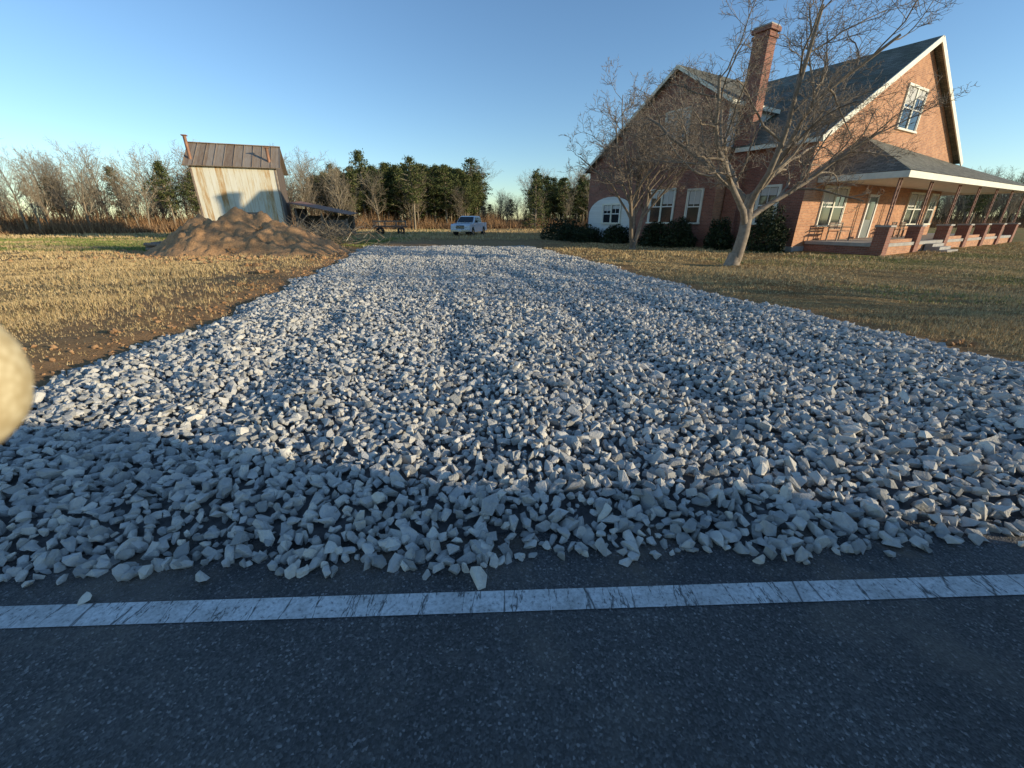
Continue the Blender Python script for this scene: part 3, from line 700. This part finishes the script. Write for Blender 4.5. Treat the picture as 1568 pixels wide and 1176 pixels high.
box('rail',(.1,-.03,1.3),(3.5,.01,1.42),M_wood,HW)
for x in (.7,2.9):
    for y in (-.08,1.7):
        mb=MB(); th=np.linspace(0,2*math.pi,17); tube(mb,[(x+.3*math.cos(t),y,.38+.3*math.sin(t)) for t in th],[.08]*17,6); V,T=mb.get(); tri_obj('wheel',V,T,M_tyre,parent=HW,smooth=True)
        beam('spoke',(x,y,.1),(x,y,.75),.08,.06,M_rust,HW)

# brush pile
R=np.random.default_rng(77); mb=MB()
for i in range(420):
    a=R.uniform(0,6.28); p=np.array([R.normal(0,1.5),R.normal(0,.9),R.uniform(0,.9)]); d=np.array([math.cos(a),math.sin(a),R.uniform(-.1,.9)]); L=R.uniform(.5,1.8)
    q=p+d*L*.5+R.normal(0,.1,3); r=q+d*L*.5+R.normal(0,.15,3); w=R.uniform(.008,.03); tube(mb,[p,q,r],[w,w*.7,w*.3],4)
V,T=mb.get(); V[:,2]=np.maximum(V[:,2],0); o=tri_obj('brush_pile',V,T,M_barkfar); o.location=(-12.0,26.0,0)
mb=MB()
for i in range(9):
    p=np.array([R.uniform(-1.5,1),R.uniform(-.5,.5),.1+.12*(i%3)]); a=R.uniform(-.5,.5); q=p+np.array([math.cos(a)*1.6,math.sin(a)*1.6,R.uniform(-.05,.2)]); tube(mb,[p,(p+q)/2,q],[.1,.09,.07],7)
V,T=mb.get(); o=tri_obj('log_pile',V,T,M_wood,smooth=True); o.location=(-18.6,22.8,0)

# ------------------------------------------------------------ pickup
def pickup(loc,rz):
    E=empty('pickup_truck',loc,rz)
    def prof(name,pts,w,mat,bev=.05,taper=None):
        k=len(pts); V=[]
        for s in (-1,1):
            for (x,z) in pts:
                ww=w/2
                if taper and z>taper[0]: ww-= (z-taper[0])*taper[1]
                V.append((x,s*ww,z))
        F=[tuple(range(k-1,-1,-1)),tuple(range(k,2*k))]+[(i,(i+1)%k,(i+1)%k+k,i+k) for i in range(k)]
        o=poly(name,V,F,mat,E,smooth=False)
        bm=bmesh.new(); bm.from_mesh(o.data); bmesh.ops.recalc_face_normals(bm,faces=bm.faces); bm.to_mesh(o.data); bm.free()
        md=o.modifiers.new('b','BEVEL'); md.width=bev; md.segments=3; return o
    def arch(cx,r=.46,z0=.42): return [(cx+r*math.cos(t),z0+r*math.sin(t)) for t in np.linspace(math.pi,0,9)]
    low=[(-2.72,.45),(-2.72,.62),(-2.70,1.0),(-2.55,1.12),(-1.25,1.22),(2.75,1.22),(2.78,.5)]+[(2.2,.42)]+arch(1.72)[::-1]+[(1.2,.38),(-1.2,.38)]+arch(-1.70)[::-1]+[(-2.2,.42)]
    prof('body',low,1.96,M_paint,.05)
    prof('cab',[(-1.30,1.20),(-.55,1.80),(-.2,1.86),(1.0,1.84),(1.22,1.75),(1.32,1.20)],1.84,M_paint,.05,taper=(1.2,.22))
    poly('windshield',[(-1.24,-.80,1.27),(-1.24,.80,1.27),(-.64,.70,1.755),(-.64,-.70,1.755)],[(0,1,2,3)],M_glass,E).location=(-.03,0,.03)
    for s in (-1,1):
        poly('side_glass',[(-.95,s*.925,1.28),(.1,s*.925,1.28),(.1,s*.825,1.74),(-.45,s*.825,1.74)],[(0,1,2,3)],M_glass,E)
        poly('side_glass_rear',[(.2,s*.925,1.28),(1.15,s*.925,1.28),(1.08,s*.825,1.74),(.2,s*.825,1.74)],[(0,1,2,3)],M_glass,E)
        box('headlamp',(-2.75,s*.62-.2,.80),(-2.66,s*.62+.2,.98),M_lamp,E,.02)
        box('mirror',(-.95,s*1.08-.1,1.25),(-.83,s*1.08+.1,1.45),M_dark,E,.03)
        beam('mirror_arm',(-.89,s*.9,1.30),(-.89,s*1.02,1.30),.04,.04,M_dark,E)
        box('tail_lamp',(2.72,s*.86-.08,.8),(2.8,s*.86+.08,1.12),M_rust,E,.01)
        for cx in (-1.70,1.72):
            mb=MB(); y=s*.86; tube(mb,[(cx,y-.13,.38),(cx,y-.12,.38),(cx,y+.12,.38),(cx,y+.13,.38)],[.30,.385,.385,.30],28); V,T=mb.get(); tri_obj('tyre',V,T,M_tyre,parent=E,smooth=False)
            mb=MB(); tube(mb,[(cx,y-.12,.38),(cx,y+s*.11-.0,.38),(cx,y+s*.125,.38)],[.22,.23,.02],16); V,T=mb.get(); tri_obj('wheel_rim',V,T,M_chrome,parent=E)
    box('grille',(-2.755,-.42,.72),(-2.70,.42,1.0),M_dark,E,.02); box('grille_bar',(-2.775,-.42,.84),(-2.757,.42,.89),M_chrome,E)
    box('front_bumper',(-2.85,-.95,.42),(-2.70,.95,.64),M_chrome,E,.04); box('rear_bumper',(2.76,-.92,.45),(2.9,.92,.62),M_chrome,E,.03)
    box('number_plate',(-2.87,-.16,.47),(-2.853,.16,.58),M_white,E)
    box('bed_floor_void',(1.42,-.85,1.19),(2.68,.85,1.226),M_dark,E)
    return E
pickup((-4.35,44.5,0),math.radians(90-14))
pickup((4.55,-.85,0),math.radians(1))  # second truck, added out of view to cast the foreground shadow

# ------------------------------------------------------------ gloved hand (photographer)
def skin(name,chains,parent,mat,lv=2):
    me=bpy.data.meshes.new(name); V=[];Ed=[];Rr=[]
    idx={}
    for ch in chains:
        prev=None
        for (p,r) in ch:
            key=tuple(round(c,5) for c in p)
            if key not in idx: idx[key]=len(V); V.append(p); Rr.append(r)
            i=idx[key]
            if prev is not None: Ed.append((prev,i))
            prev=i
    me.from_pydata(V,Ed,[]); me.update(); me.materials.append(mat)
    o=bpy.data.objects.new(name,me); COL.objects.link(o); o.parent=parent
    md=o.modifiers.new('skin','SKIN'); md.use_smooth_shade=True
    for i,sv in enumerate(me.skin_vertices[0].data): sv.radius=Rr[i] if isinstance(Rr[i],tuple) else (Rr[i],Rr[i])
    me.skin_vertices[0].data[0].use_root=True
    sb=o.modifiers.new('s','SUBSURF'); sb.levels=lv; sb.render_levels=lv
    return o
m,nt,b=nmat('knit_glove'); M_glove=m
tc=nt.nodes.new('ShaderNodeTexCoord'); vo=N(nt,'ShaderNodeTexVoronoi'); vo.inputs['Scale'].default_value=600; nt.links.new(tc.outputs['Object'],vo.inputs['Vector'])
nt.links.new(ramp(nt,[(.2,(.70,.58,.35)),(.8,(.52,.40,.21))],vo.outputs['Distance']),b.inputs['Base Color']); b.inputs['Roughness'].default_value=.95; bump(nt,b,vo.outputs['Distance'],-.5,.0008)
GH=empty('gloved_hand',(.0080,0,0))
palm=(-.185,-.045,1.535); wrist=(-.20,-.105,1.50)
skin('palm_and_forearm',[[(palm,(.020,.034)),(wrist,(.024,.030)),((-.215,-.19,1.45),.036),((-.24,-.34,1.34),.045)],[(palm,(.020,.034)),((-.172,-.01,1.55),(.016,.034))]],GH,M_glove)
def finger(nm,pts,r): skin(nm,[[(p,r*(1-.04*i)) for i,p in enumerate(pts)]],GH,M_glove)
finger('index_finger',[(-.175,-.02,1.575),(-.160,.015,1.583),(-.135,.047,1.580),(-.110,.060,1.576),(-.0915,.060,1.574)],.0185)
finger('middle_finger',[(-.176,-.02,1.550),(-.165,.015,1.550),(-.148,.045,1.545),(-.128,.05,1.538),(-.116,.038,1.533)],.0120)
finger('ring_finger',[(-.176,-.02,1.530),(-.166,.012,1.528),(-.152,.038,1.522),(-.132,.042,1.516),(-.12,.03,1.513)],.0110)
finger('little_finger',[(-.178,-.022,1.510),(-.17,.004,1.507),(-.158,.024,1.501),(-.144,.028,1.497),(-.134,.02,1.496)],.0095)
finger('thumb',[(-.185,-.07,1.55),(-.165,-.05,1.575),(-.145,-.025,1.598),(-.13,-.005,1.606)],.0125)

# ------------------------------------------------------------ light, sky, camera
sd=Vector((.951,-.307,0)).normalized(); el=math.radians(10.3)
d=Vector((sd.x*math.cos(el),sd.y*math.cos(el),math.sin(el)))
L=bpy.data.lights.new('sun','SUN'); L.energy=5.0; L.angle=math.radians(.5); L.color=(1,.86,.61)
lo=bpy.data.objects.new('sun',L); COL.objects.link(lo); lo.rotation_euler=d.to_track_quat('Z','Y').to_euler(); lo.location=(30,-10,20)
w=bpy.data.worlds.new('World'); scene.world=w; w.use_nodes=True; nt=w.node_tree
bg=nt.nodes['Background']; sky=nt.nodes.new('ShaderNodeTexSky'); sky.sky_type='NISHITA'; sky.sun_disc=False
sky.sun_elevation=el; sky.sun_rotation=math.atan2(sd.x,sd.y); sky.altitude=100; sky.air_density=1.0; sky.dust_density=.05; sky.ozone_density=1.4
mx=mixc(nt,1.0,sky.outputs[0],(1.02,1.28,1.60),'MULTIPLY')
nt.links.new(mx,bg.inputs[0]); bg.inputs[1].default_value=.14
cam=bpy.data.cameras.new('camera'); co=bpy.data.objects.new('camera',cam); COL.objects.link(co)
co.location=(0,0,1.6); co.rotation_euler=(math.radians(90-22.2),0,0); cam.sensor_width=36; cam.lens=620/1568*36
cam.dof.use_dof=True; cam.dof.focus_distance=4.5; cam.dof.aperture_fstop=12
cam.clip_start=.01; cam.clip_end=3000; scene.camera=co
